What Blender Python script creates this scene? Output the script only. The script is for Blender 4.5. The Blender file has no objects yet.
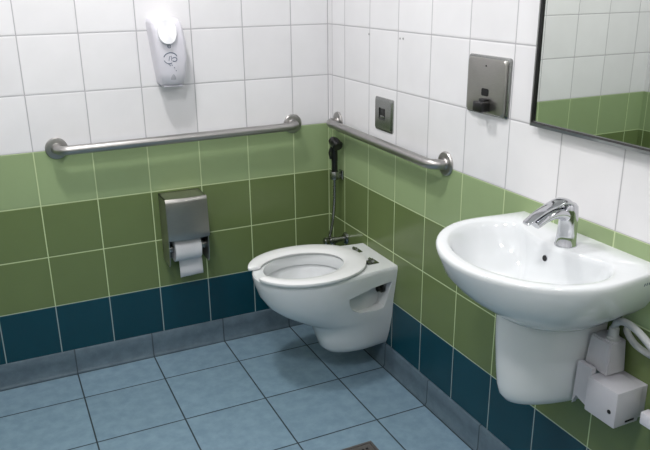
import bpy, bmesh, math
from mathutils import Vector, Matrix
from mathutils.bvhtree import BVHTree
C = bpy.context.scene.collection
PI = math.pi

# ------------------------------------------------------------------ materials
def lin(c):
    c = c / 255.0
    return c / 12.92 if c <= 0.04045 else ((c + 0.055) / 1.055) ** 2.4
def rgb(r, g, b): return (lin(r), lin(g), lin(b), 1.0)

class NT:
    """small helper round a node tree"""
    def __init__(self, name):
        self.m = bpy.data.materials.new(name); self.m.use_nodes = True
        self.t = self.m.node_tree; self.b = self.t.nodes['Principled BSDF']
    def n(self, kind, **kw):
        x = self.t.nodes.new(kind)
        for k, v in kw.items(): setattr(x, k, v)
        return x
    def l(self, a, b): self.t.links.new(a, b)
    def put(self, sock, v):
        if isinstance(v, bpy.types.NodeSocket): self.l(v, sock)
        else: sock.default_value = v
    def math(self, op, a, b=0.0, c=0.0):
        x = self.n('ShaderNodeMath', operation=op)
        self.put(x.inputs[0], a); self.put(x.inputs[1], b); self.put(x.inputs[2], c)
        return x.outputs[0]
    def mix(self, f, a, b):
        x = self.n('ShaderNodeMix', data_type='RGBA')
        self.put(x.inputs[0], f); self.put(x.inputs[6], a); self.put(x.inputs[7], b)
        return x.outputs[2]
    def smooth(self, v, a, b):
        x = self.n('ShaderNodeMapRange', interpolation_type='SMOOTHSTEP')
        self.put(x.inputs[0], v); x.inputs[1].default_value = a; x.inputs[2].default_value = b
        return x.outputs[0]

def plain(name, col, rough=0.4, metal=0.0, noise=0.0, nscale=60.0, bump=0.0, coat=0.0, spec=0.5, stretch=None):
    k = NT(name); b = k.b
    b.inputs['Roughness'].default_value = rough; b.inputs['Metallic'].default_value = metal
    b.inputs['Coat Weight'].default_value = coat; b.inputs['Coat Roughness'].default_value = 0.05
    b.inputs['Specular IOR Level'].default_value = spec
    tc = k.n('ShaderNodeTexCoord'); src = tc.outputs['Object']
    if stretch:
        mp = k.n('ShaderNodeMapping'); k.l(src, mp.inputs[0]); mp.inputs['Scale'].default_value = stretch; src = mp.outputs[0]
    tn = k.n('ShaderNodeTexNoise'); k.l(src, tn.inputs['Vector']); tn.inputs['Scale'].default_value = nscale
    tn.inputs['Detail'].default_value = 4
    f = k.math('MULTIPLY_ADD', tn.outputs[0], 2 * noise, 1 - noise)
    hsv = k.n('ShaderNodeHueSaturation'); hsv.inputs['Color'].default_value = col; k.l(f, hsv.inputs['Value'])
    k.l(hsv.outputs[0], b.inputs['Base Color'])
    if bump:
        bp = k.n('ShaderNodeBump'); bp.inputs['Strength'].default_value = bump; bp.inputs['Distance'].default_value = 0.002
        k.l(tn.outputs[0], bp.inputs['Height']); k.l(bp.outputs[0], b.inputs['Normal'])
    return k.m

TILE = 0.2; G = 0.8971; TEALB = 0.1
def tiles(name, axis, off, corner):
    k = NT(name); b = k.b
    tc = k.n('ShaderNodeTexCoord'); sp = k.n('ShaderNodeSeparateXYZ'); k.l(tc.outputs['Object'], sp.inputs[0])
    raw = k.math('MULTIPLY', sp.outputs[axis], -1.0)
    u = k.math('DIVIDE', k.math('SUBTRACT', raw, off), TILE)
    v = k.math('DIVIDE', k.math('SUBTRACT', sp.outputs[2], G), TILE)
    def edge(x):   # metres to the nearest grid line
        fr = k.math('FRACT', k.math('ADD', x, 100.5))
        return k.math('MULTIPLY', k.math('ABSOLUTE', k.math('SUBTRACT', fr, 0.5)), TILE)
    du, dv = edge(u), edge(v)
    dc = k.math('ABSOLUTE', k.math('SUBTRACT', raw, corner))
    d = k.math('MINIMUM', k.math('MINIMUM', du, dv), dc)
    wh = k.math('GREATER_THAN', v, 0.0); low = k.math('LESS_THAN', v, -3.0); mid = k.math('LESS_THAN', v, -1.0)
    cell = k.n('ShaderNodeCombineXYZ'); k.l(k.math('FLOOR', u), cell.inputs[0]); k.l(k.math('FLOOR', v), cell.inputs[1])
    wn = k.n('ShaderNodeTexWhiteNoise', noise_dimensions='2D'); k.l(cell.outputs[0], wn.inputs['Vector'])
    tn = k.n('ShaderNodeTexNoise'); k.l(tc.outputs['Object'], tn.inputs['Vector']); tn.inputs['Scale'].default_value = 9; tn.inputs['Detail'].default_value = 5
    col = k.mix(wh, rgb(147, 166, 124), rgb(228, 227, 229))
    col = k.mix(mid, col, rgb(104, 120, 76))
    col = k.mix(low, col, rgb(6, 60, 74))
    val = k.math('ADD', k.math('MULTIPLY', wn.outputs[0], 0.07), k.math('MULTIPLY', tn.outputs[0], 0.10))
    hsv = k.n('ShaderNodeHueSaturation'); k.l(col, hsv.inputs['Color']); k.l(k.math('ADD', val, 0.915), hsv.inputs['Value'])
    gc = k.mix(wh, rgb(190, 205, 160), rgb(176, 174, 178))
    gc = k.mix(low, gc, rgb(150, 165, 165))
    gm = k.smooth(d, 0.0012, 0.0024)             # 0 grout .. 1 tile
    k.l(k.mix(gm, gc, hsv.outputs[0]), b.inputs['Base Color'])
    rr = k.math('MULTIPLY_ADD', gm, -0.6, 0.82)
    k.l(rr, b.inputs['Roughness'])
    b.inputs['Specular IOR Level'].default_value = 0.4
    h = k.math('ADD', k.smooth(d, 0.0008, 0.006), k.math('MULTIPLY', tn.outputs[0], 0.35))
    bp = k.n('ShaderNodeBump'); bp.inputs['Strength'].default_value = 0.35; bp.inputs['Distance'].default_value = 0.002
    k.l(h, bp.inputs['Height']); k.l(bp.outputs[0], b.inputs['Normal'])
    return k.m

FT = 0.3023
def floor_mat(name, fx0, fy0, only=None, base=(110, 136, 154), base2=(125, 151, 168), line=(38, 52, 58)):
    k = NT(name); b = k.b
    tc = k.n('ShaderNodeTexCoord'); sp = k.n('ShaderNodeSeparateXYZ'); k.l(tc.outputs['Object'], sp.inputs[0])
    def cellu(a, o): return k.math('DIVIDE', k.math('SUBTRACT', k.math('MULTIPLY', sp.outputs[a], -1.0), o), FT)
    def edge(x):
        fr = k.math('FRACT', k.math('ADD', x, 100.5))
        return k.math('MULTIPLY', k.math('ABSOLUTE', k.math('SUBTRACT', fr, 0.5)), FT)
    u, v = cellu(0, fx0), cellu(1, fy0)
    d = edge(u) if only == 'x' else edge(v) if only == 'y' else k.math('MINIMUM', edge(u), edge(v))
    cell = k.n('ShaderNodeCombineXYZ'); k.l(k.math('FLOOR', u), cell.inputs[0]); k.l(k.math('FLOOR', v), cell.inputs[1])
    wn = k.n('ShaderNodeTexWhiteNoise', noise_dimensions='2D'); k.l(cell.outputs[0], wn.inputs['Vector'])
    tn = k.n('ShaderNodeTexNoise'); k.l(tc.outputs['Object'], tn.inputs['Vector']); tn.inputs['Scale'].default_value = 22; tn.inputs['Detail'].default_value = 8; tn.inputs['Roughness'].default_value = 0.65
    tf = k.n('ShaderNodeTexNoise'); k.l(tc.outputs['Object'], tf.inputs['Vector']); tf.inputs['Scale'].default_value = 260; tf.inputs['Detail'].default_value = 3
    col = k.mix(k.smooth(tn.outputs[0], 0.3, 0.7), rgb(*base), rgb(*base2))
    hsv = k.n('ShaderNodeHueSaturation'); k.l(col, hsv.inputs['Color'])
    k.l(k.math('ADD', k.math('MULTIPLY', wn.outputs[0], 0.06), k.math('MULTIPLY_ADD', tf.outputs[0], 0.14, 0.9)), hsv.inputs['Value'])
    if not only:
        for a in (0, 1): d = k.math('MINIMUM', d, k.math('ABSOLUTE', k.math('ADD', sp.outputs[a], 0.0165)))
    gm = k.smooth(d, 0.0018, 0.0034)
    k.l(k.mix(gm, rgb(*line), hsv.outputs[0]), b.inputs['Base Color'])
    k.l(k.math('MULTIPLY_ADD', gm, -0.38, 0.85), b.inputs['Roughness'])
    h = k.math('ADD', k.smooth(d, 0.0008, 0.005), k.math('MULTIPLY', tf.outputs[0], 0.12))
    bp = k.n('ShaderNodeBump'); bp.inputs['Strength'].default_value = 0.4; bp.inputs['Distance'].default_value = 0.002
    k.l(h, bp.inputs['Height']); k.l(bp.outputs[0], b.inputs['Normal'])
    return k.m

M = {}
M['tile_L'] = tiles('glazed tiles left wall', 0, 0.1666, 0.006)
M['tile_R'] = tiles('glazed tiles right wall', 1, 0.139, 0.028)
M['tile_O'] = tiles('glazed tiles opposite wall', 1, 0.09, 0.03)
M['floor'] = floor_mat('blue grey floor tiles', 0.2148, 0.2045)
M['baseL'] = floor_mat('skirting tiles left', 0.2148, 0.2045, 'x', (80, 97, 110), (94, 112, 124), (58, 72, 80))  # skirtings darker than the floor: shade of the upright faces put into the colour
M['baseR'] = floor_mat('skirting tiles right', 0.2148, 0.2045, 'y', (80, 97, 110), (94, 112, 124), (58, 72, 80))
M['ceil'] = plain('white ceiling paint', rgb(225, 225, 225), 0.9, noise=0.02)
M['ceramic'] = plain('white glazed ceramic', rgb(219, 222, 224), 0.1, noise=0.01, nscale=6, coat=0.3)
M['seat'] = plain('white seat plastic', rgb(230, 231, 232), 0.22, noise=0.01, nscale=8)
M['plastic'] = plain('white plastic', rgb(218, 216, 224), 0.3, noise=0.015, nscale=20)
M['plasticb'] = plain('bright white plastic', rgb(245, 245, 248), 0.22, noise=0.01, nscale=20)
M['greyplastic'] = plain('pale grey plastic', rgb(188, 187, 194), 0.45, noise=0.03, nscale=40)
M['cable'] = plain('light grey rubber cable', rgb(172, 174, 176), 0.5, noise=0.03, nscale=50)
M['steel'] = plain('brushed stainless steel', rgb(166, 164, 160), 0.34, 1.0, noise=0.10, nscale=60, stretch=(1, 1, 14))
M['satin'] = plain('satin steel tube', rgb(172, 170, 168), 0.36, 1.0, noise=0.06, nscale=40)
M['chrome'] = plain('polished chrome', rgb(205, 206, 210), 0.07, 1.0, noise=0.01)
M['dullchrome'] = plain('dull chrome', rgb(150, 152, 150), 0.25, 1.0, noise=0.05)
M['black'] = plain('black plastic', rgb(14, 14, 15), 0.3, noise=0.05)
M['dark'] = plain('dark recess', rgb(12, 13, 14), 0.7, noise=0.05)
M['ink'] = plain('grey ink', rgb(92, 104, 124), 0.6, noise=0.05)
M['palegrey'] = plain('pale grey print', rgb(176, 176, 184), 0.5, noise=0.03)
M['paper'] = plain('white tissue paper', rgb(222, 222, 226), 0.95, noise=0.03, nscale=120, bump=0.1, spec=0.1)
M['card'] = plain('cardboard core', rgb(140, 120, 95), 0.9, noise=0.06)
M['mirror'] = plain('mirror glass', rgb(222, 226, 220), 0.01, 1.0)
M['frame'] = plain('dark steel mirror frame', rgb(150, 152, 150), 0.3, 1.0, noise=0.06)
M['drain'] = plain('grey steel drain', rgb(112, 108, 106), 0.45, 0.6, noise=0.12, nscale=90)
M['screw'] = plain('grey plug', rgb(150, 150, 150), 0.8, noise=0.05)
def water():
    k = NT('still water'); k.b.inputs['Transmission Weight'].default_value = 1; k.b.inputs['IOR'].default_value = 1.33
    k.b.inputs['Roughness'].default_value = 0.0; k.b.inputs['Base Color'].default_value = rgb(235, 240, 242)
    return k.m
M['water'] = water()

# ------------------------------------------------------------------ mesh helpers
def new(): return bmesh.new()
def obj(name, bm, mat, parent=None, base=(0, 0, 0), smooth=True, angle=35, kind=None, label=None, cat=None, group=None):
    """links one mesh object.  Vertices are in room coordinates; base is where the object's (or its thing's) origin stands."""
    bmesh.ops.recalc_face_normals(bm, faces=bm.faces[:])
    if parent is not None: base = ROOT[parent.name]
    bmesh.ops.translate(bm, verts=bm.verts[:], vec=-Vector(base))
    me = bpy.data.meshes.new(name); bm.to_mesh(me); bm.free()
    o = bpy.data.objects.new(name, me); C.objects.link(o)
    me.materials.append(mat)
    if smooth:
        for p in me.polygons: p.use_smooth = True
        me.set_sharp_from_angle(angle=math.radians(angle))
    if parent is not None: o.parent = parent
    else: o.location = base
    ROOT[o.name] = Vector(base)
    for a, b in (('kind', kind), ('label', label), ('category', cat), ('group', group)):
        if b: o[a] = b
    return o
ROOT = {}
def thing(name, label, cat, loc, group=None):
    o = bpy.data.objects.new(name, None); C.objects.link(o); o.location = loc
    o.empty_display_size = 0.05
    o['label'] = label; o['category'] = cat
    if group: o['group'] = group
    ROOT[o.name] = Vector(loc)
    return o
def box(bm, lo, hi, bev=0.0, seg=2):
    r = bmesh.ops.create_cube(bm, size=1)
    vs = r['verts']
    for v in vs:
        v.co = Vector([(lo[i] + hi[i]) / 2 + v.co[i] * (hi[i] - lo[i]) for i in range(3)])
    if bev:
        es = list({e for v in vs for e in v.link_edges})
        bmesh.ops.bevel(bm, geom=es, offset=bev, segments=seg, profile=0.5, affect='EDGES')
    return bm
def loft(bm, rings, cap0=True, cap1=True, closed=True):
    vv = [[bm.verts.new(p) for p in r] for r in rings]
    n = len(vv[0])
    for a, b in zip(vv, vv[1:]):
        for i in range(n if closed else n - 1):
            j = (i + 1) % n
            try: bm.faces.new((a[i], a[j], b[j], b[i]))
            except ValueError: pass
    if cap0: bm.faces.new(vv[0][::-1])
    if cap1: bm.faces.new(vv[-1])
    return vv
def circ(c, ax, r, n=24, r2=None, spin=0.0):
    """ring of n points round centre c, normal ax"""
    ax = Vector(ax).normalized()
    h = Vector((0, 0, 1)) if abs(ax.z) < 0.9 else Vector((0, 1, 0))
    s = ax.cross(h).normalized(); t = s.cross(ax)
    r2 = r if r2 is None else r2
    return [Vector(c) + s * (r * math.cos(2 * PI * i / n + spin)) + t * (r2 * math.sin(2 * PI * i / n + spin)) for i in range(n)]
def lathe(bm, base, ax, prof, n=32):
    """prof: (distance along axis, radius)"""
    ax = Vector(ax).normalized(); base = Vector(base)
    loft(bm, [circ(base + ax * a, ax, max(r, 1e-4), n) for a, r in prof])
    return bm
def smooth_path(pts, n=10):
    """Catmull-Rom through the points"""
    P = [Vector(p) for p in pts]; P = [2 * P[0] - P[1]] + P + [2 * P[-1] - P[-2]]
    out = []
    for i in range(1, len(P) - 2):
        a, b, c, d = P[i - 1:i + 3]
        for k in range(n):
            t = k / n
            out.append(0.5 * (2 * b + (c - a) * t + (2 * a - 5 * b + 4 * c - d) * t * t + (3 * b - a - 3 * c + d) * t ** 3))
    out.append(P[-2]); return out
def fillet(pts, rad, n=8):
    P = [Vector(p) for p in pts]; out = [P[0]]
    for a, b, c in zip(P, P[1:], P[2:]):
        d1 = (a - b).normalized(); d2 = (c - b).normalized()
        ang = d1.angle(d2); cut = rad / math.tan(ang / 2)
        p, q = b + d1 * cut, b + d2 * cut
        ctr = b + (d1 + d2).normalized() * (rad / math.sin(ang / 2))
        u, w = p - ctr, q - ctr; tot = u.angle(w)
        for k in range(n + 1):
            f = k / n
            out.append(ctr + (u * math.sin((1 - f) * tot) + w * math.sin(f * tot)) / math.sin(tot))
    out.append(P[-1]); return out
def tube(bm, pts, r, n=16, flat=1.0, up=None, cap=True):
    """sweep; r may be a number or a list; flat squashes the section along the up direction"""
    P = [Vector(p) for p in pts]
    R = r if isinstance(r, (list, tuple)) else [r] * len(P)
    tang = [(P[min(i + 1, len(P) - 1)] - P[max(i - 1, 0)]).normalized() for i in range(len(P))]
    h = Vector(up) if up else (Vector((0, 0, 1)) if abs(tang[0].z) < 0.9 else Vector((1, 0, 0)))
    s = tang[0].cross(h).normalized(); rings = []
    for p, t, rr in zip(P, tang, R):
        s = (s - t * s.dot(t)).normalized(); q = s.cross(t)
        if isinstance(rr, (list, tuple)): a, b = rr
        else: a, b = rr, rr * flat
        rings.append([p + s * a * math.cos(2 * PI * i / n) + q * b * math.sin(2 * PI * i / n) for i in range(n)])
    loft(bm, rings, cap, cap)
    return bm
def prism(bm, poly, axis, lo, hi):
    """polygon in the two other axes, extruded along axis"""
    oth = [i for i in range(3) if i != axis]
    def mk(p, v):
        c = [0, 0, 0]; c[axis] = v; c[oth[0]] = p[0]; c[oth[1]] = p[1]; return c
    loft(bm, [[mk(p, lo) for p in poly], [mk(p, hi) for p in poly]])
    return bm
def boolean(o, cutters):
    for bm in cutters:
        bmesh.ops.recalc_face_normals(bm, faces=bm.faces[:])
        me = bpy.data.meshes.new('cut'); bm.to_mesh(me); bm.free()
        c = bpy.data.objects.new('cut', me); C.objects.link(c)
        m = o.modifiers.new('b', 'BOOLEAN'); m.operation = 'DIFFERENCE'; m.solver = 'EXACT'; m.object = c
        bpy.context.view_layer.update()
        dg = bpy.context.evaluated_depsgraph_get()
        res = bpy.data.meshes.new_from_object(o.evaluated_get(dg))
        o.modifiers.clear(); o.data = res
        bpy.data.objects.remove(c)
    for p in o.data.polygons: p.use_smooth = True
    o.data.set_sharp_from_angle(angle=math.radians(35))

# ------------------------------------------------------------------ room
XW, YF, ZC = -1.87, -3.1, 2.6     # opposite wall, wall behind the camera, ceiling
def slab(name, lo, hi, mat):
    b = new(); box(b, lo, hi); return obj(name, b, mat, kind='structure', smooth=False)
T = 0.12
slab('floor', (XW - T, YF - T, -T), (T, T, 0), M['floor'])
slab('ceiling', (XW - T, YF - T, ZC), (T, T, ZC + T), M['ceil'])
slab('wall_left', (XW, 0, 0), (T, T, ZC), M['tile_L'])
slab('wall_right', (0, YF, 0), (T, 0, ZC), M['tile_R'])
slab('wall_opposite', (XW - T, YF, 0), (XW, T, ZC), M['tile_O'])
slab('wall_behind', (XW - T, YF - T, 0), (T, YF, ZC), M['tile_L'])
BB = 0.1013
prof = [(0.0, 0.0), (0.0145, 0.0), (0.0145, 0.004), (0.0125, 0.0075), (0.0095, 0.012), (0.0085, 0.06), (0.0085, BB - 0.004), (0.006, BB), (0.0, BB)]
b = new(); loft(b, [[(x, -p[0], p[1]) for p in prof] for x in (XW, 0.0)]); obj('baseboard_left', b, M['baseL'], kind='structure', angle=50)
b = new(); loft(b, [[(-p[0], y, p[1]) for p in prof] for y in (YF, 0.0)]); obj('baseboard_right', b, M['baseR'], kind='structure', angle=50)

# ------------------------------------------------------------------ grab bars
BR = 0.0165; ST = 0.058
def flange_bm(c, ax):
    b = new(); lathe(b, c, ax, [(0, 0.039), (0.004, 0.039), (0.0075, 0.036), (0.0085, 0.030), (0.0085, 0.020), (0.012, 0.0175)], 40); return b
def grab_bar(p0, p1, ax, label, ST=ST):
    ax = Vector(ax); p0 = Vector(p0); p1 = Vector(p1)
    t = thing('grab_bar', label, 'grab bar', (p0 + p1) / 2)
    b = new(); tube(b, fillet([p0 + ax * 0.002, p0 + ax * ST, p1 + ax * ST, p1 + ax * 0.002], 0.038, 10), BR, 24); obj('rail', b, M['satin'], t)
    obj('flange', flange_bm(p0, ax), M['satin'], t); obj('flange', flange_bm(p1, ax), M['satin'], t)
grab_bar((-1.087, 0, 0.903), (-0.170, 0, 0.909), (0, -1, 0), 'long horizontal steel grab bar on left wall above paper dispenser')
grab_bar((0, -0.082, 0.917), (0, -0.849, 0.908), (-1, 0, 0), 'shorter steel grab bar on right wall running from corner towards washbasin', 0.051)

# ------------------------------------------------------------------ white soap dispenser on the left wall
t = thing('soap_dispenser', 'white plastic soap dispenser with hand symbol high on left wall', 'soap dispenser', (-0.675, 0, 1.11))
def rrect(xa, xb, d, n=6, r=0.02):
    """outline in plan: flat on the wall, rounded towards the room"""
    pts = [(xa, 0.0), (xa, -(d - r))]
    pts += [(xa + r - r * math.cos(a), -(d - r) - r * math.sin(a)) for a in [PI / 2 * i / n for i in range(1, n + 1)]]
    m = (xa + xb) / 2; half = (xb - xa) / 2 - r
    pts += [(m + half * s, -d - 0.006 * (1 - s * s)) for s in (-0.6, -0.3, 0, 0.3, 0.6)]
    pts += [(xb - r + r * math.sin(a), -(d - r) - r * math.cos(a)) for a in [PI / 2 * i / n for i in range(n)]]
    pts += [(xb, -(d - r)), (xb, 0.0)]
    return pts
b = new()
prof = [(1.105, -0.697, -0.632, 0.055), (1.108, -0.705, -0.624, 0.072), (1.117, -0.709, -0.622, 0.082), (1.15, -0.713, -0.615, 0.090), (1.20, -0.719, -0.610, 0.096),
        (1.26, -0.725, -0.611, 0.098), (1.30, -0.729, -0.617, 0.096), (1.325, -0.731, -0.622, 0.090), (1.338, -0.729, -0.627, 0.078), (1.344, -0.720, -0.636, 0.060)]
loft(b, [[(x, y, z) for x, y in rrect(xa, xb, d)] for z, xa, xb, d in prof])
body = obj('body', b, M['plastic'], t, angle=60)
# scooped push button
b = new()
def btn(s, y):
    out = []
    for i in range(32):
        a = 2 * PI * i / 32
        zz = math.sin(a); w = 0.034 * (1 if zz > 0 else (1 + 0.12 * zz))
        out.append((-0.680 + math.copysign(abs(math.cos(a)) ** 0.85, math.cos(a)) * w * s, y + 0.008 * zz, 1.297 + (0.045 if zz > 0 else 0.043) * math.copysign(abs(zz) ** 0.8, zz) * s))
    return out
loft(b, [btn(1, -0.085), btn(1, -0.106), btn(0.94, -0.110), btn(0.6, -0.1105), btn(0.1, -0.109)])
obj('push_button', b, M['plasticb'], t)
b = new(); box(b, (-0.70, -0.078, 1.100), (-0.630, -0.0, 1.1075), 0.003); obj('bottom_shade_strip', b, M['palegrey'], t)  # grey strip puts the shading of the bottom edge into colour
bvh = BVHTree.FromObject(body, bpy.context.evaluated_depsgraph_get())
off = ROOT[t.name]
def on_body(x, z, lift=0.0008):
    h = bvh.ray_cast(Vector((x, -0.5, z)) - off, Vector((0, 1, 0)))[0] + off
    return h + Vector((0, -lift, 0))
def stroke(b, pts, w):
    P = [on_body(x, z) for x, z in pts]
    tube(b, P, [(w, 0.0006)] * len(P), 8, up=(0, -1, 0))
def arc(cx, cz, rx, rz, a0, a1, n=12): return [(cx + rx * math.cos(math.radians(a0 + (a1 - a0) * i / n)), cz + rz * math.sin(math.radians(a0 + (a1 - a0) * i / n))) for i in range(n + 1)]
X0, Z0 = -0.675, 1.201
b = new()
stroke(b, arc(X0 + 0.001, Z0 + 0.004, 0.024, 0.020, 165, 20), 0.0017)           # back of the upper hand
stroke(b, arc(X0 - 0.004, Z0 + 0.002, 0.018, 0.016, 195, 300, 8), 0.0011)       # palm
stroke(b, [(X0 - 0.006, Z0 - 0.004), (X0 - 0.003, Z0 + 0.010), (X0 + 0.003, Z0 + 0.013), (X0 + 0.004, Z0 - 0.004)], 0.001)   # thumb
stroke(b, arc(X0 + 0.014, Z0 + 0.000, 0.009, 0.007, 150, -140, 10), 0.0014)      # finger tips
for dx, dz in ((-0.006, -0.016), (0.001, -0.013), (-0.003, -0.021), (0.004, -0.020), (0.012, -0.029), (0.018, -0.040)):
    stroke(b, [(X0 + dx, Z0 + dz + 0.0016), (X0 + dx + 0.0006, Z0 + dz - 0.0016)], 0.0014)
obj('hand_symbol', b, M['ink'], t)
b = new(); stroke(b, arc(X0 - 0.002, Z0 + 0.046, 0.0055, 0.0055, 0, 360, 20), 0.0010)
stroke(b, [(X0 - 0.005, Z0 + 0.043), (X0 - 0.002, Z0 + 0.048), (X0 + 0.001, Z0 + 0.043)], 0.001); obj('emblem', b, M['ink'], t)
b = new(); tube(b, [on_body(-0.667, 1.129 + 0.02 * i / 6, 0.0005) for i in range(7)], [(0.009, 0.0012), (0.0088, 0.0012), (0.0084, 0.0012), (0.0076, 0.0012), (0.0062, 0.001), (0.004, 0.001), (0.0008, 0.0006)], 10, up=(0, -1, 0))
obj('level_window', b, M['palegrey'], t)

# ------------------------------------------------------------------ toilet paper dispenser and roll
xa, xb, dp = -0.741, -0.583, 0.115
t = thing('toilet_paper_dispenser', 'steel toilet paper dispenser on left wall below grab bar', 'toilet paper dispenser', (-0.658, 0, 0.43))
b = new()
w = 0.003
box(b, (xa, -0.004, 0.415), (xb, 0, 0.688))                                    # back
side = [(0, 0.415), (-0.098, 0.415), (-0.108, 0.426), (-dp, 0.51), (-dp, 0.688), (0, 0.688)]
prism(b, side, 0, xa, xa + w); prism(b, side, 0, xb - w, xb)
box(b, (xa, -dp, 0.685), (xb, 0, 0.688))
obj('housing', b, M['steel'], t, angle=30)
b = new()
cz = [(0.530, 0.126), (0.536, 0.1285), (0.56, 0.1265), (0.60, 0.1235), (0.64, 0.121), (0.675, 0.119), (0.685, 0.117), (0.690, 0.112)]
n = 10
loft(b, [[(xa - 0.001 + (xb - xa + 0.002) * i / n, -(d + 0.006 * math.sin(PI * i / n)), z - 0.004 * math.sin(PI * i / n) * (z < 0.54)) for i in range(n + 1)] +
         [(xb + 0.001 - (xb - xa + 0.002) * i / n, -(d - 0.003), z) for i in range(n + 1)] for z, d in cz])
obj('cover', b, M['steel'], t, angle=40)
b = new(); box(b, (xa + w, -0.0055, 0.417), (xb - w, -0.004, 0.686)); obj('dark_back_sheet', b, M['dark'], t)  # near-black sheet over the inside of the back
b = new(); lathe(b, (xa + w, -0.062, 0.477), (1, 0, 0), [(0, 0.0172), (xb - xa - 2 * w, 0.0172)], 16); obj('spindle', b, M['dullchrome'], t)
rl = thing('toilet_roll', 'white toilet paper roll hanging in steel dispenser with loose end down', 'toilet roll', (-0.658, -0.062, 0.477))
b = new(); RR = 0.053; x0, x1 = -0.716, -0.612
loft(b, [circ((x, -0.062, 0.477), (1, 0, 0), r, 40) for x, r in ((x0, 0.019), (x0, RR - 0.002), (x0 + 0.002, RR), (x1 - 0.002, RR), (x1, RR - 0.002), (x1, 0.019), (x0, 0.019))], False, False)
obj('paper', b, M['paper'], rl, angle=40)
b = new(); loft(b, [circ((x, -0.062, 0.477), (1, 0, 0), r, 24) for x, r in ((x0 + 0.001, 0.019), (x1 - 0.001, 0.019), (x1 - 0.001, 0.0175), (x0 + 0.001, 0.0175), (x0 + 0.001, 0.019))], False, False)
obj('core', b, M['card'], rl)
b = new()
path = [(-0.062 + (RR + 0.001) * math.sin(a), 0.477 - (RR + 0.001) * math.cos(a)) for a in [math.radians(70 - 12 * i) for i in range(5)]]
path += [(-0.052, 0.418), (-0.055, 0.400), (-0.058, 0.375), (-0.060, 0.348)]
loft(b, [[(x0 + 0.023 + 0.093 * j / 8, y + 0.0008 * math.sin(j * 1.3), z + (0.004 * j / 8 if k == len(path) - 1 else 0)) for j in range(9)] for k, (y, z) in enumerate(path)], False, False, closed=False)
o = obj('loose_sheet', b, M['paper'], rl)
s = o.modifiers.new('thick', 'SOLIDIFY'); s.thickness = 0.0008

# ------------------------------------------------------------------ wall-hung toilet
TY = -0.434
t = thing('toilet', 'white wall-hung toilet with open-front seat below right grab bar', 'toilet', (0, TY, 0.10))
def outline(hb, hm, dm, df, back=0.0, rc=0.0, ex=2.2):
    """plan outline: half width hb at the wall, hm at distance dm, front at df;  returns (d, w)"""
    pts = []
    for i in range(9): pts.append((back, -hb + 2 * hb * i / 8))                 # along the wall
    for i in range(1, 9):
        f = i / 8; s = f * f * (3 - 2 * f); pts.append((back + (dm - back) * f, hb + (hm - hb) * s))
    N = 28
    for i in range(1, N):
        a = PI * i / N; cs = math.cos(a); sn = math.sin(a)
        pts.append((dm + (df - dm) * abs(sn) ** (2 / ex), hm * math.copysign(abs(cs) ** (2 / ex), cs)))
    for i in range(8, 0, -1):
        f = i / 8; s = f * f * (3 - 2 * f); pts.append((back + (dm - back) * f, -(hb + (hm - hb) * s)))
    return pts
def P3(o, z, cy): return [(-d, cy + w, z) for d, w in o]
rings = []
for z, hb, hm, dm, df, ex in [(0.094, 0.040, 0.048, 0.10, 0.190, 2.4), (0.096, 0.052, 0.062, 0.10, 0.212, 2.4), (0.104, 0.062, 0.072, 0.10, 0.240, 2.4), (0.125, 0.072, 0.082, 0.11, 0.259, 2.4),
                              (0.17, 0.088, 0.092, 0.12, 0.274, 2.4), (0.215, 0.098, 0.102, 0.13, 0.287, 2.4), (0.235, 0.103, 0.110, 0.16, 0.304, 2.4), (0.255, 0.107, 0.119, 0.19, 0.356, 2.3),
                              (0.295, 0.111, 0.132, 0.22, 0.424, 2.15), (0.33, 0.117, 0.149, 0.25, 0.464, 2.1), (0.375, 0.126, 0.164, 0.27, 0.494, 2.05), (0.415, 0.134, 0.172, 0.285, 0.507, 2.05),
                              (0.440, 0.138, 0.175, 0.290, 0.513, 2.05), (0.452, 0.138, 0.175, 0.290, 0.513, 2.05), (0.457, 0.135, 0.172, 0.290, 0.509, 2.05)]:
    rings.append(P3(outline(hb, hm, dm, df, 0.0, ex=ex), z, TY))
rim = outline(0.131, 0.171, 0.290, 0.508, ex=2.05)
DC = 0.33
def inner(a_, b_, dc, z):
    return [(-(dc + a_ * math.cos(math.atan2(w / b_ * a_, d - DC)) * 1.0), TY + b_ * math.sin(math.atan2(w / b_ * a_, d - DC)), z) for d, w in rim]
for a_, b_, dc, z in [(0.156, 0.138, 0.316, 0.457), (0.153, 0.135, 0.316, 0.452), (0.150, 0.132, 0.317, 0.430), (0.150, 0.132, 0.317, 0.416), (0.158, 0.140, 0.318, 0.412),
                      (0.152, 0.134, 0.32, 0.395), (0.135, 0.118, 0.32, 0.36), (0.105, 0.092, 0.315, 0.32), (0.075, 0.068, 0.30, 0.285), (0.06, 0.055, 0.285, 0.26), (0.05, 0.045, 0.28, 0.24)]:
    rings.append(inner(a_, b_, dc, z))
b = new(); loft(b, rings)
bowl = obj('bowl', b, M['ceramic'], t)
cut = []
for s in (-1, 1):
    c = new()
    poly = [(x, z, 0.05 + max(0, -x - 0.03) * 0.5) for x, z in ((-0.017, 0.395), (-0.03, 0.394), (-0.10, 0.389), (-0.165, 0.380), (-0.212, 0.371), (-0.205, 0.340), (-0.186, 0.312), (-0.155, 0.292), (-0.075, 0.281), (-0.046, 0.283), (-0.038, 0.290), (-0.03, 0.325))]
    loft(c, [[(x, TY + s * w_, z) for x, z, w_ in poly], [(x, TY + s * 0.30, z) for x, z, w_ in poly]]); cut.append(c)
boolean(bowl, cut)
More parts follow.
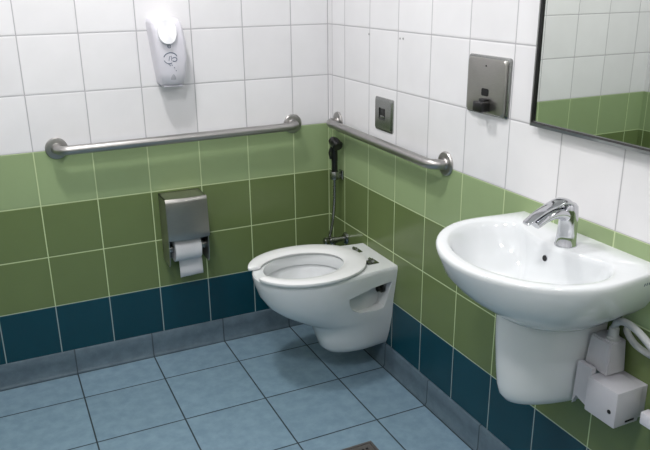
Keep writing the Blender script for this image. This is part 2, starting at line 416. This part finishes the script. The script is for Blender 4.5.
# seat
b = new(); N = 72
def sring(t_):
    """one cross section of the seat at t_ in 0..1 round the ring from one front tip to the other"""
    def ell(dc, a_, b_, gap, ex):
        th0 = math.asin(gap / b_); th = th0 + (2 * PI - 2 * th0) * t_
        c, s = math.cos(th), math.sin(th)
        return Vector((-(dc + a_ * math.copysign(abs(c) ** (2 / ex), c)), TY + 0.004 + b_ * math.copysign(abs(s) ** (2 / ex), s), 0))
    o, i = ell(0.303, 0.222, 0.191, 0.056, 2.1), ell(0.325, 0.161, 0.122, 0.062, 2.0)
    zb, zt = 0.458, 0.4765
    pr = [(0.0, zb + 0.009), (0.02, zb + 0.002), (0.08, zb), (0.9, zb), (0.98, zb + 0.003), (1.0, zb + 0.009), (0.99, zb + 0.014), (0.95, zt - 0.004), (0.85, zt - 0.0005), (0.6, zt), (0.35, zt - 0.001), (0.12, zt - 0.004), (0.03, zt - 0.009)]
    return [Vector((i.x + (o.x - i.x) * f, i.y + (o.y - i.y) * f, z)) for f, z in pr]
secs = []
for k in range(N + 1): secs.append(sring(k / N))
def tip(sec, dirv):
    c = sum(sec, Vector()) / len(sec)
    return [[c + (p - c) * s + dirv * m for p in sec] for s, m in ((0.92, 0.006), (0.75, 0.0095), (0.4, 0.0115))]
d0 = Vector((0, -1, 0))
secs = tip(secs[0], d0)[::-1] + secs + tip(secs[-1], -d0)
loft(b, secs)
seat = obj('seat', b, M['seat'], t, angle=60)
for dy in (-0.065, 0.065):
    y = TY + 0.0 + dy
    b = new()
    box(b, (-0.096, y - 0.020, 0.4565), (-0.048, y + 0.020, 0.4600), 0.0015)
    box(b, (-0.090, y - 0.011, 0.460), (-0.066, y + 0.011, 0.4645), 0.002)
    tube(b, smooth_path([(-0.078, y, 0.463), (-0.092, y, 0.465), (-0.106, y, 0.468)], 5), [(0.009, 0.0025)] * 11, 10, up=(0, 0, 1))
    h = obj('hinge', b, M['dullchrome'], t)
    b = new(); tube(b, [(-0.072, y - 0.014, 0.467), (-0.072, y + 0.014, 0.467)], 0.0062, 16); lathe(b, (-0.068, y, 0.462), (0, 0, 1), [(0, 0.0055), (0.009, 0.0055), (0.011, 0.003)], 14); obj('hinge_pin', b, M['dullchrome'], h)
for s in (-1, 1):
    b = new(); lathe(b, (-0.0305, TY + s * 0.084, 0.352), (-1, 0, 0), [(0, 0.016), (0.010, 0.016), (0.012, 0.011), (0.026, 0.010), (0.028, 0.007)], 20); obj('mounting_bolt', b, M['black'], t)
b = new(); b.faces.new([b.verts.new((-(0.295 + 0.082 * math.cos(2 * PI * i / 40)), TY + 0.073 * math.sin(2 * PI * i / 40), 0.297)) for i in range(40)]); obj('water', b, M['water'], t)

# ------------------------------------------------------------------ hand spray, holder, stop valve
hb = thing('spray_holder', 'small chrome wall bracket holding black hand spray near corner', 'holder', (0, -0.116, 0.70))
b = new(); box(b, (-0.010, -0.134, 0.682), (0, -0.100, 0.720), 0.003); box(b, (-0.022, -0.125, 0.690), (-0.008, -0.109, 0.708), 0.003)
obj('bracket', b, M['dullchrome'], hb)
b = new(); hx, hy = -0.036, -0.117
loft(b, [circ((hx, hy, z), (0, 0, 1), r, 28) for z, r in ((0.684, 0.0165), (0.686, 0.0185), (0.716, 0.0195), (0.718, 0.0185), (0.718, 0.0140), (0.684, 0.0125), (0.684, 0.0165))], False, False)
obj('cup', b, M['dullchrome'], hb)
hs = thing('hand_spray', 'black hand spray with metal hose hanging in corner behind toilet', 'hand spray', (hx, hy, 0.70))
b = new()
tube(b, smooth_path([(hx, hy, 0.692), (hx, hy, 0.72), (hx, hy, 0.76), (hx - 0.001, hy, 0.80), (hx - 0.002, hy, 0.832)], 6), [0.0105] * 5 + [0.0125] * 8 + [0.0135] * 7 + [0.014] * 5, 20)
obj('handle', b, M['black'], hs)
b = new(); tube(b, smooth_path([(hx - 0.004, hy + 0.016, 0.840), (hx - 0.003, hy + 0.006, 0.842), (hx - 0.001, hy - 0.014, 0.838), (hx, hy - 0.036, 0.828)], 5), [0.010] + [0.0165] * 3 + [0.0195] * 4 + [0.0215] * 6 + [0.0225, 0.019], 22)
obj('spray_head', b, M['black'], hs)
b = new(); tube(b, smooth_path([(hx - 0.012, hy + 0.002, 0.822), (hx - 0.020, hy + 0.004, 0.80), (hx - 0.017, hy + 0.003, 0.772)], 6), [(0.007, 0.004)] * 13, 10); obj('trigger', b, M['black'], hs)
b = new()
VX, VY, VZ = -0.060, -0.150, 0.405
hose = smooth_path([(hx, hy, 0.700), (hx, hy, 0.66), (hx - 0.002, hy + 0.000, 0.58), (hx - 0.010, hy + 0.001, 0.50), (hx - 0.026, hy + 0.000, 0.43), (hx - 0.040, hy - 0.002, 0.37), (hx - 0.046, hy - 0.010, 0.32),
                    (hx - 0.040, hy - 0.028, 0.285), (hx - 0.024, hy - 0.050, 0.285), (VX - 0.002, VY, 0.32), (VX, VY, 0.378)], 24)
tube(b, hose, [0.0062 + 0.0009 * (i % 2) for i in range(len(hose))], 12)
obj('hose', b, M['dullchrome'], hs, angle=80)
sv = thing('stop_valve', 'small chrome stop valve on right wall behind toilet in corner', 'valve', (0, VY, 0.430))
b = new(); lathe(b, (0, VY, 0.430), (-1, 0, 0), [(0, 0.026), (0.003, 0.026), (0.009, 0.020), (0.011, 0.011), (0.045, 0.011), (0.046, 0.0145), (0.075, 0.0145), (0.077, 0.012)], 28)
lathe(b, (VX, VY, 0.430), (0, 0, -1), [(0, 0.011), (0.030, 0.011), (0.031, 0.009), (0.048, 0.009)], 18)
obj('valve_body', b, M['dullchrome'], sv)
b = new(); lathe(b, (-0.077, VY, 0.430), (-1, 0, 0), [(0, 0.009), (0.008, 0.016), (0.022, 0.0175), (0.026, 0.013)], 18); obj('valve_knob', b, M['dullchrome'], sv)

# ------------------------------------------------------------------ flush plate and steel wall dispenser
t = thing('flush_plate', 'small steel flush sensor plate on right wall above grab bar', 'flush plate', (0, -0.457, 0.944))
b = new()
def rrpoly(y0, y1, z0, z1, r, x, n=5):
    out = []
    for cy, cz, a0 in ((y1 - r, z1 - r, 0), (y0 + r, z1 - r, 90), (y0 + r, z0 + r, 180), (y1 - r, z0 + r, 270)):
        for i in range(n + 1):
            a = math.radians(a0 + 90 * i / n); out.append((x, cy + r * math.cos(a), cz + r * math.sin(a)))
    return out
loft(b, [rrpoly(-0.521, -0.396, 0.943, 1.062, 0.006, 0.0), rrpoly(-0.521, -0.396, 0.943, 1.062, 0.006, -0.004), rrpoly(-0.514, -0.403, 0.950, 1.055, 0.006, -0.009),
         rrpoly(-0.476, -0.430, 0.984, 1.026, 0.004, -0.0095), rrpoly(-0.475, -0.431, 0.985, 1.025, 0.004, -0.004)])
obj('plate', b, M['dullchrome'], t, angle=20)
b = new(); box(b, (-0.0065, -0.473, 0.987), (-0.0035, -0.433, 1.023), 0.001); w_ = obj('sensor_window', b, M['black'], t)
b = new(); box(b, (-0.0085, -0.466, 0.990), (-0.006, -0.440, 0.999), 0.001); obj('sensor_eye', b, M['dullchrome'], w_)
t = thing('hand_soap_dispenser', 'square steel dispenser with black push lever on right wall beside mirror', 'soap dispenser', (0, -1.04, 1.095))
b = new(); loft(b, [rrpoly(-1.134, -0.948, 1.094, 1.258, 0.008, 0.0), rrpoly(-1.134, -0.948, 1.094, 1.258, 0.008, -0.005), rrpoly(-1.130, -0.952, 1.098, 1.254, 0.008, -0.008)]); obj('back_frame', b, M['dullchrome'], t, angle=30)
b = new(); loft(b, [rrpoly(-1.126, -0.956, 1.102, 1.250, 0.010, -0.006), rrpoly(-1.128, -0.960, 1.100, 1.252, 0.010, -0.011), rrpoly(-1.128, -0.960, 1.100, 1.252, 0.010, -0.015), rrpoly(-1.125, -0.963, 1.103, 1.249, 0.010, -0.018), rrpoly(-1.116, -0.972, 1.112, 1.240, 0.010, -0.0190), rrpoly(-1.06, -1.02, 1.16, 1.19, 0.010, -0.0196)]); obj('front_panel', b, M['steel'], t, angle=30)
b = new(); loft(b, [rrpoly(-1.063, -1.032, 1.149, 1.170, 0.005, -0.018), rrpoly(-1.063, -1.032, 1.149, 1.170, 0.005, -0.0205)]); obj('sight_window', b, M['dark'], t, angle=30)
b = new(); box(b, (-0.048, -1.072, 1.107), (-0.017, -1.030, 1.136), 0.004, 3); box(b, (-0.034, -1.066, 1.130), (-0.017, -1.038, 1.143), 0.003); obj('push_lever', b, M['black'], t)
b = new(); lathe(b, (-0.0185, -1.046, 1.232), (-1, 0, 0), [(0, 0.0028), (0.002, 0.0024)], 12); obj('lock', b, M['dark'], t)
for y, z in ((-0.335, 1.276), (-0.552, 1.274), (-0.572, 1.275)):
    b = new(); lathe(b, (0.006, y, z), (-1, 0, 0), [(0, 0.004), (0.0072, 0.0035)], 12)
    lab = {-0.335: 'tiny filled screw hole in white tile left of the pair', -0.552: 'left one of two tiny adjacent screw holes above flush plate', -0.572: 'right one of two tiny adjacent screw holes above flush plate'}[y]
    obj('screw_hole', b, M['screw'], base=(0, y, z), label=lab, cat='screw hole', group='tiny screw holes in right wall')

# ------------------------------------------------------------------ mirror
y0, y1, z0, z1 = -1.845, -1.246, 1.100, 1.95
t = thing('wall_mirror', 'rectangular wall mirror in slim steel frame above washbasin', 'mirror', (0, (y0 + y1) / 2, z0))
fw = 0.013
b = new()
def ringp(i, x): return rrpoly(y0 + i, y1 - i, z0 + i, z1 - i, 0.001, x, 1)
loft(b, [ringp(0, 0.0), ringp(0, -0.0245), ringp(0.0005, -0.0255), ringp(0.0085, -0.0285), ringp(0.0090, -0.0285), ringp(0.0090, 0.0)], False, False)
obj('frame', b, M['frame'], t, angle=10)
b = new(); loft(b, [ringp(0.0088, -0.0288), ringp(fw, -0.0265), ringp(fw, -0.002)], False, False); obj('dark_reflection_strip', b, M['black'], t, angle=10)  # black strip stands in for the dark reflection along the inner lip
b = new(); box(b, (-0.022, y0 + fw - 0.001, z0 + fw - 0.001), (-0.001, y1 - fw + 0.001, z1 - fw + 0.001)); obj('mirror_glass', b, M['mirror'], t, smooth=False)

# ------------------------------------------------------------------ washbasin
BY = -1.455; RZ = 0.857
t = thing('washbasin', 'white wall-mounted washbasin with half pedestal under the mirror', 'washbasin', (0, BY, 0.43))
rings = []
def bas(hb, hm, dm, df, z, ex): rings.append(P3(outline(hb, hm, dm, df, back=-0.002, ex=ex), z, BY))
for hb, hm, dm, df, z, ex in [(0.075, 0.080, 0.07, 0.165, 0.672, 2.2), (0.098, 0.106, 0.08, 0.205, 0.676, 2.2), (0.135, 0.142, 0.10, 0.250, 0.694, 2.15), (0.168, 0.176, 0.12, 0.290, 0.722, 2.1), (0.196, 0.206, 0.14, 0.328, 0.750, 2.1),
                              (0.216, 0.228, 0.155, 0.362, 0.788, 2.1), (0.230, 0.243, 0.165, 0.378, 0.820, 1.95), (0.235, 0.248, 0.17, 0.388, 0.840, 1.92), (0.236, 0.249, 0.17, 0.390, 0.850, 1.92), (0.234, 0.247, 0.17, 0.387, 0.8555, 1.92), (0.230, 0.243, 0.17, 0.383, RZ, 1.92)]:
    bas(hb, hm, dm, df, z, ex)
# inner edge and basin hollow, same parameter as the outer outline
def hollow(hm, db, dm, df, z, sag=0.0):
    out = []
    for i in range(9):
        w = -1 + 2 * i / 8; out.append((db - 0.028 * w ** 2 + sag * (1 - w * w), hm * 0.66 * w))
    x0_, w0_ = out[-1]
    for i in range(1, 9):
        a = PI / 2 * i / 8; out.append((x0_ + (dm - x0_) * (1 - math.cos(a)), w0_ + (hm - w0_) * math.sin(a)))
    N = 28
    for i in range(1, N):
        a = PI * i / N; cs = math.cos(a); out.append((dm + (df - dm) * abs(math.sin(a)) ** (2 / 1.95), hm * math.copysign(abs(cs) ** (2 / 1.95), cs)))
    for i in range(8, 0, -1):
        a = PI / 2 * i / 8; out.append((x0_ + (dm - x0_) * (1 - math.cos(a)), -(w0_ + (hm - w0_) * math.sin(a))))
    return P3(out, z, BY)
for hm, db, dm, df, z, sag in [(0.220, 0.110, 0.18, 0.361, RZ, 0.0), (0.215, 0.113, 0.18, 0.356, 0.854, 0.001), (0.207, 0.115, 0.18, 0.348, 0.842, 0.002), (0.196, 0.116, 0.18, 0.336, 0.820, 0.003),
                         (0.181, 0.119, 0.185, 0.320, 0.795, 0.003), (0.158, 0.130, 0.19, 0.300, 0.770, 0.002), (0.122, 0.150, 0.20, 0.272, 0.750, 0.0), (0.08, 0.178, 0.205, 0.245, 0.738, 0.0), (0.03, 0.200, 0.215, 0.228, 0.733, 0.0)]:
    rings.append(hollow(hm, db, dm, df, z, sag))
b = new(); loft(b, rings); basin = obj('basin', b, M['ceramic'], t, angle=60)
bpy.context.view_layer.update()
bo = ROOT[basin.name]
bb = BVHTree.FromObject(basin, bpy.context.evaluated_depsgraph_get())
hit = bb.ray_cast(Vector((-0.2, BY + 0.008, 0.818)) - bo, Vector((1, 0, 0)))
hp = hit[0] + bo
nrm = hit[1] if hit[1].x < 0 else -hit[1]
b = new(); lathe(b, hp - nrm * 0.002, nrm, [(0, 0.0085), (0.0032, 0.0085), (0.0036, 0.0075), (0.0026, 0.0070)], 24); ov = obj('overflow_ring', b, M['chrome'], t)
b = new(); lathe(b, hp - nrm * 0.001, nrm, [(0, 0.0072), (0.0040, 0.0072)], 24); obj('overflow_hole', b, M['dark'], ov)
b = new(); lathe(b, (-0.218, BY, 0.733), (0, 0, 1), [(0, 0.022), (0.002, 0.022), (0.003, 0.018), (0.002, 0.010), (0.0015, 0.008)], 28); obj('waste_drain', b, M['chrome'], t)
# maker's mark on the side near the wall (unreadable in the photograph: short dark strokes)
b = new()
for i in range(6):
    x = -0.064 + 0.008 * i
    h1 = bb.ray_cast(Vector((x, -2.2, 0.836)) - bo, Vector((0, 1, 0)))[0]; h2 = bb.ray_cast(Vector((x, -2.2, 0.829)) - bo, Vector((0, 1, 0)))[0]
    if h1 and h2: tube(b, [h1 + bo, h2 + bo], [(0.0022, 0.0005)] * 2, 6, up=(0, -1, 0))
obj('mark', b, M['ink'], t)
# half pedestal
b = new()
def ped(d, hw, z, n=32, dz=0.0):
    return [(0.002 - d * math.sin(PI * i / n), BY - 0.002 - hw * math.cos(PI * i / n), z + dz * (1 - math.sin(PI * i / n))) for i in range(n + 1)]
loft(b, [ped(d, hw, z) for d, hw, z in [(0.130, 0.050, 0.444), (0.190, 0.069, 0.447), (0.217, 0.081, 0.456), (0.231, 0.087, 0.474), (0.238, 0.091, 0.50), (0.245, 0.093, 0.55), (0.252, 0.095, 0.62), (0.254, 0.096, 0.66), (0.254, 0.096, 0.700)]])
obj('half_pedestal', b, M['ceramic'], t, angle=50)

# ------------------------------------------------------------------ tap
FD, FY = -0.086, BY - 0.020
t = thing('faucet', 'chrome single-lever faucet standing on back edge of washbasin', 'faucet', (FD, FY, RZ))
b = new()
loft(b, [circ((FD + dx, FY, z), (0, 0, 1), r1, 32, r2) for z, r1, r2, dx in [(RZ, 0.0265, 0.0265, 0), (RZ + 0.003, 0.0265, 0.0265, 0), (RZ + 0.006, 0.0245, 0.0245, 0), (RZ + 0.03, 0.0225, 0.0235, 0.0), (RZ + 0.06, 0.0215, 0.023, 0.001), (RZ + 0.085, 0.020, 0.023, 0.000), (RZ + 0.098, 0.019, 0.022, -0.001), (RZ + 0.104, 0.015, 0.018, -0.002)]])
obj('body', b, M['chrome'], t, angle=50)
def fp(l): return [(-d, FY, z) for d, z in l]
b = new()
pts = smooth_path(fp([(0.085, 0.925), (0.105, 0.938), (0.130, 0.942), (0.158, 0.936), (0.186, 0.922)]), 6)
n = len(pts); tube(b, pts, [(0.019 - 0.004 * i / n, 0.0175 - 0.0085 * i / n) for i in range(n)], 24, up=(0, 0, 1)); sp_ = obj('spout', b, M['chrome'], t, angle=50)
b = new()
pts = smooth_path(fp([(0.090, 0.960), (0.100, 0.967), (0.118, 0.969), (0.150, 0.960), (0.185, 0.946), (0.214, 0.929)]), 6)
n = len(pts); tube(b, pts, [((0.0175 + 0.003 * math.sin(PI * min(1, i / n * 1.6)) - 0.0045 * (i / n) ** 2) * (0.8 if i in (0, n - 1) else 1), 0.0085 - 0.0045 * i / n) for i in range(n)], 24, up=(0, 0, 1)); obj('lever', b, M['chrome'], t, angle=50)

# ------------------------------------------------------------------ boxes and cables under the basin
def wedge(b, lo, hi, taper=0.0, bev=0.003):
    box(b, lo, hi, bev)
t = thing('junction_box', 'large white plastic junction box on wall right of the half pedestal', 'junction box', (0, -1.65, 0.478))
b = new(); box(b, (-0.100, -1.694, 0.480), (-0.0225, -1.603, 0.572), 0.003); box(b, (-0.03, -1.69, 0.484), (0.0, -1.606, 0.568), 0.002); obj('box_body', b, M['greyplastic'], t)
b = new(); prism(b, [(-1.603, 0.586), (-1.557, 0.586), (-1.552, 0.466), (-1.562, 0.492), (-1.603, 0.480)], 0, -0.088, -0.076); obj('side_bracket', b, M['greyplastic'], t)
b = new(); lathe(b, (-0.100, -1.676, 0.516), (-1, 0, 0), [(0, 0.0052), (0.0012, 0.0050)], 16); obj('screw', b, M['dark'], t)
b = new(); box(b, (-0.066, -1.6955, 0.488), (-0.038, -1.694, 0.493), 0.0005, 1); obj('slot', b, M['dark'], t)
t = thing('power_adapter', 'upright white power adapter with grey cable on top under washbasin', 'power adapter', (-0.03, -1.59, 0.573))
b = new()
loft(b, [[(xa_, ya_, z), (xb_, ya_, z), (xb_, yb_, z), (xa_, yb_, z)] for z, xa_, xb_, ya_, yb_ in ((0.573, -0.068, -0.008, -1.628, -1.557), (0.655, -0.060, -0.010, -1.622, -1.560))])
bmesh.ops.bevel(b, geom=b.edges[:], offset=0.003, segments=2, affect='EDGES'); obj('adapter_body', b, M['greyplastic'], t)
b = new(); lathe(b, (-0.036, -1.605, 0.654), (0, 0, 1), [(0, 0.0155), (0.008, 0.0155), (0.010, 0.0125), (0.030, 0.0115), (0.032, 0.009)], 20); obj('strain_relief', b, M['cable'], t)
b = new()
tube(b, smooth_path([(-0.036, -1.605, 0.672), (-0.036, -1.606, 0.688), (-0.040, -1.616, 0.704), (-0.046, -1.640, 0.716), (-0.053, -1.675, 0.717), (-0.058, -1.712, 0.706), (-0.058, -1.75, 0.682), (-0.05, -1.785, 0.64)], 10), 0.0085, 16)
obj('cable', b, M['cable'], t)
b = new()
tube(b, smooth_path([(0.002, -1.612, 0.684), (-0.012, -1.622, 0.676), (-0.020, -1.650, 0.663), (-0.024, -1.680, 0.658), (-0.028, -1.72, 0.661), (-0.03, -1.77, 0.68)], 10), 0.0078, 16)
obj('water_hose', b, M['cable'], base=(0, -1.69, 0.66), label='lower grey flexible pipe curving behind the adapter cable under washbasin', cat='pipe')
t = thing('wall_plug', 'small white plug at right photo edge beside the junction box', 'plug', (0, -1.745, 0.515))
b = new(); box(b, (-0.055, -1.772, 0.500), (-0.028, -1.722, 0.532), 0.004); obj('plug_body', b, M['plastic'], t)
b = new(); box(b, (-0.030, -1.780, 0.490), (0, -1.728, 0.542), 0.003); obj('plug_base', b, M['greyplastic'], t)

# ------------------------------------------------------------------ floor drain
x1_, y1_ = -0.293, -0.907; S = 0.15
t = thing('floor_drain', 'square steel floor drain grate with holes in tiled floor', 'drain', (x1_ - S / 2, y1_ - S / 2, 0))
b = new()
def sq(i, z): return [(x1_ - i, y1_ - i, z), (x1_ - S + i, y1_ - i, z), (x1_ - S + i, y1_ - S + i, z), (x1_ - i, y1_ - S + i, z)]
loft(b, [sq(0, 0), sq(0.001, 0.003), sq(0.010, 0.0035), sq(0.0105, 0.0012), sq(0.0105, 0.0)], False, False); obj('drain_frame', b, M['drain'], t, angle=25)
b = new(); n = 9; c = (S - 0.024) / n
for i in range(n):
    for j in range(n):
        cx, cy = x1_ - 0.012 - (i + 0.5) * c, y1_ - 0.012 - (j + 0.5) * c
        oq = [b.verts.new((cx + sx * c / 2, cy + sy * c / 2, 0.0028)) for sx, sy in ((-1, -1), (1, -1), (1, 1), (-1, 1))]
        if i in (0, n - 1) or j in (0, n - 1): b.faces.new(oq); continue
        iq = [b.verts.new((cx + sx * c * 0.33, cy + sy * c * 0.33, 0.0028)) for sx, sy in ((-1, -1), (1, -1), (1, 1), (-1, 1))]
        lq = [b.verts.new((v.co.x, v.co.y, 0.0008)) for v in iq]
        for k in range(4):
            b.faces.new((oq[k], oq[(k + 1) % 4], iq[(k + 1) % 4], iq[k])); b.faces.new((iq[k], iq[(k + 1) % 4], lq[(k + 1) % 4], lq[k]))
bmesh.ops.remove_doubles(b, verts=b.verts[:], dist=1e-5); obj('grate', b, M['drain'], t, smooth=False)
b = new(); b.faces.new([b.verts.new(p) for p in sq(0.011, 0.0006)]); obj('drain_well', b, M['dark'], t, smooth=False)

# ------------------------------------------------------------------ light
def area(name, loc, size, power, col=(1, 1, 1), target=None):
    l = bpy.data.lights.new(name, 'AREA'); l.shape = 'DISK'; l.size = size; l.energy = power; l.color = col
    o = bpy.data.objects.new(name, l); C.objects.link(o); o.location = loc
    d = (Vector(target) - Vector(loc)) if target else Vector((0, 0, -1))
    o.rotation_euler = d.to_track_quat('-Z', 'Y').to_euler()
    return o
area('ceiling_lamp_near_corner', (-1.03, -0.74, ZC - 0.03), 0.2, 19.5, (1.0, 0.985, 0.97))
area('ceiling_lamp_over_basin', (-1.35, -2.0, ZC - 0.03), 0.26, 20, (1.0, 0.985, 0.97))
area('fill_light_behind', (-0.7, -2.85, ZC - 0.03), 0.26, 7, (1.0, 0.99, 0.98))  # added fill for surfaces facing the camera, no ceiling fixture
wd = bpy.data.worlds.new('world'); bpy.context.scene.world = wd; wd.use_nodes = True
wd.node_tree.nodes['Background'].inputs[0].default_value = (0.05, 0.05, 0.055, 1)

# ------------------------------------------------------------------ camera
cam = bpy.data.cameras.new('camera'); co = bpy.data.objects.new('camera', cam); C.objects.link(co)
R = Vector((0.90322853, -0.42903572, -0.01032346)); U = Vector((0.14802814, 0.28887749, 0.94585277)); F = Vector((0.40282241, 0.85584937, -0.32443175))
co.matrix_world = Matrix(((R.x, U.x, -F.x, -1.2834), (R.y, U.y, -F.y, -2.6688), (R.z, U.z, -F.z, 1.4584), (0, 0, 0, 1)))
cam.sensor_width = 36; cam.sensor_fit = 'HORIZONTAL'; cam.lens = 710.15 * 36 / 650; cam.clip_start = 0.02
bpy.context.scene.camera = co
sc = bpy.context.scene
sc.view_settings.view_transform = 'Standard'; sc.view_settings.exposure = 0.0
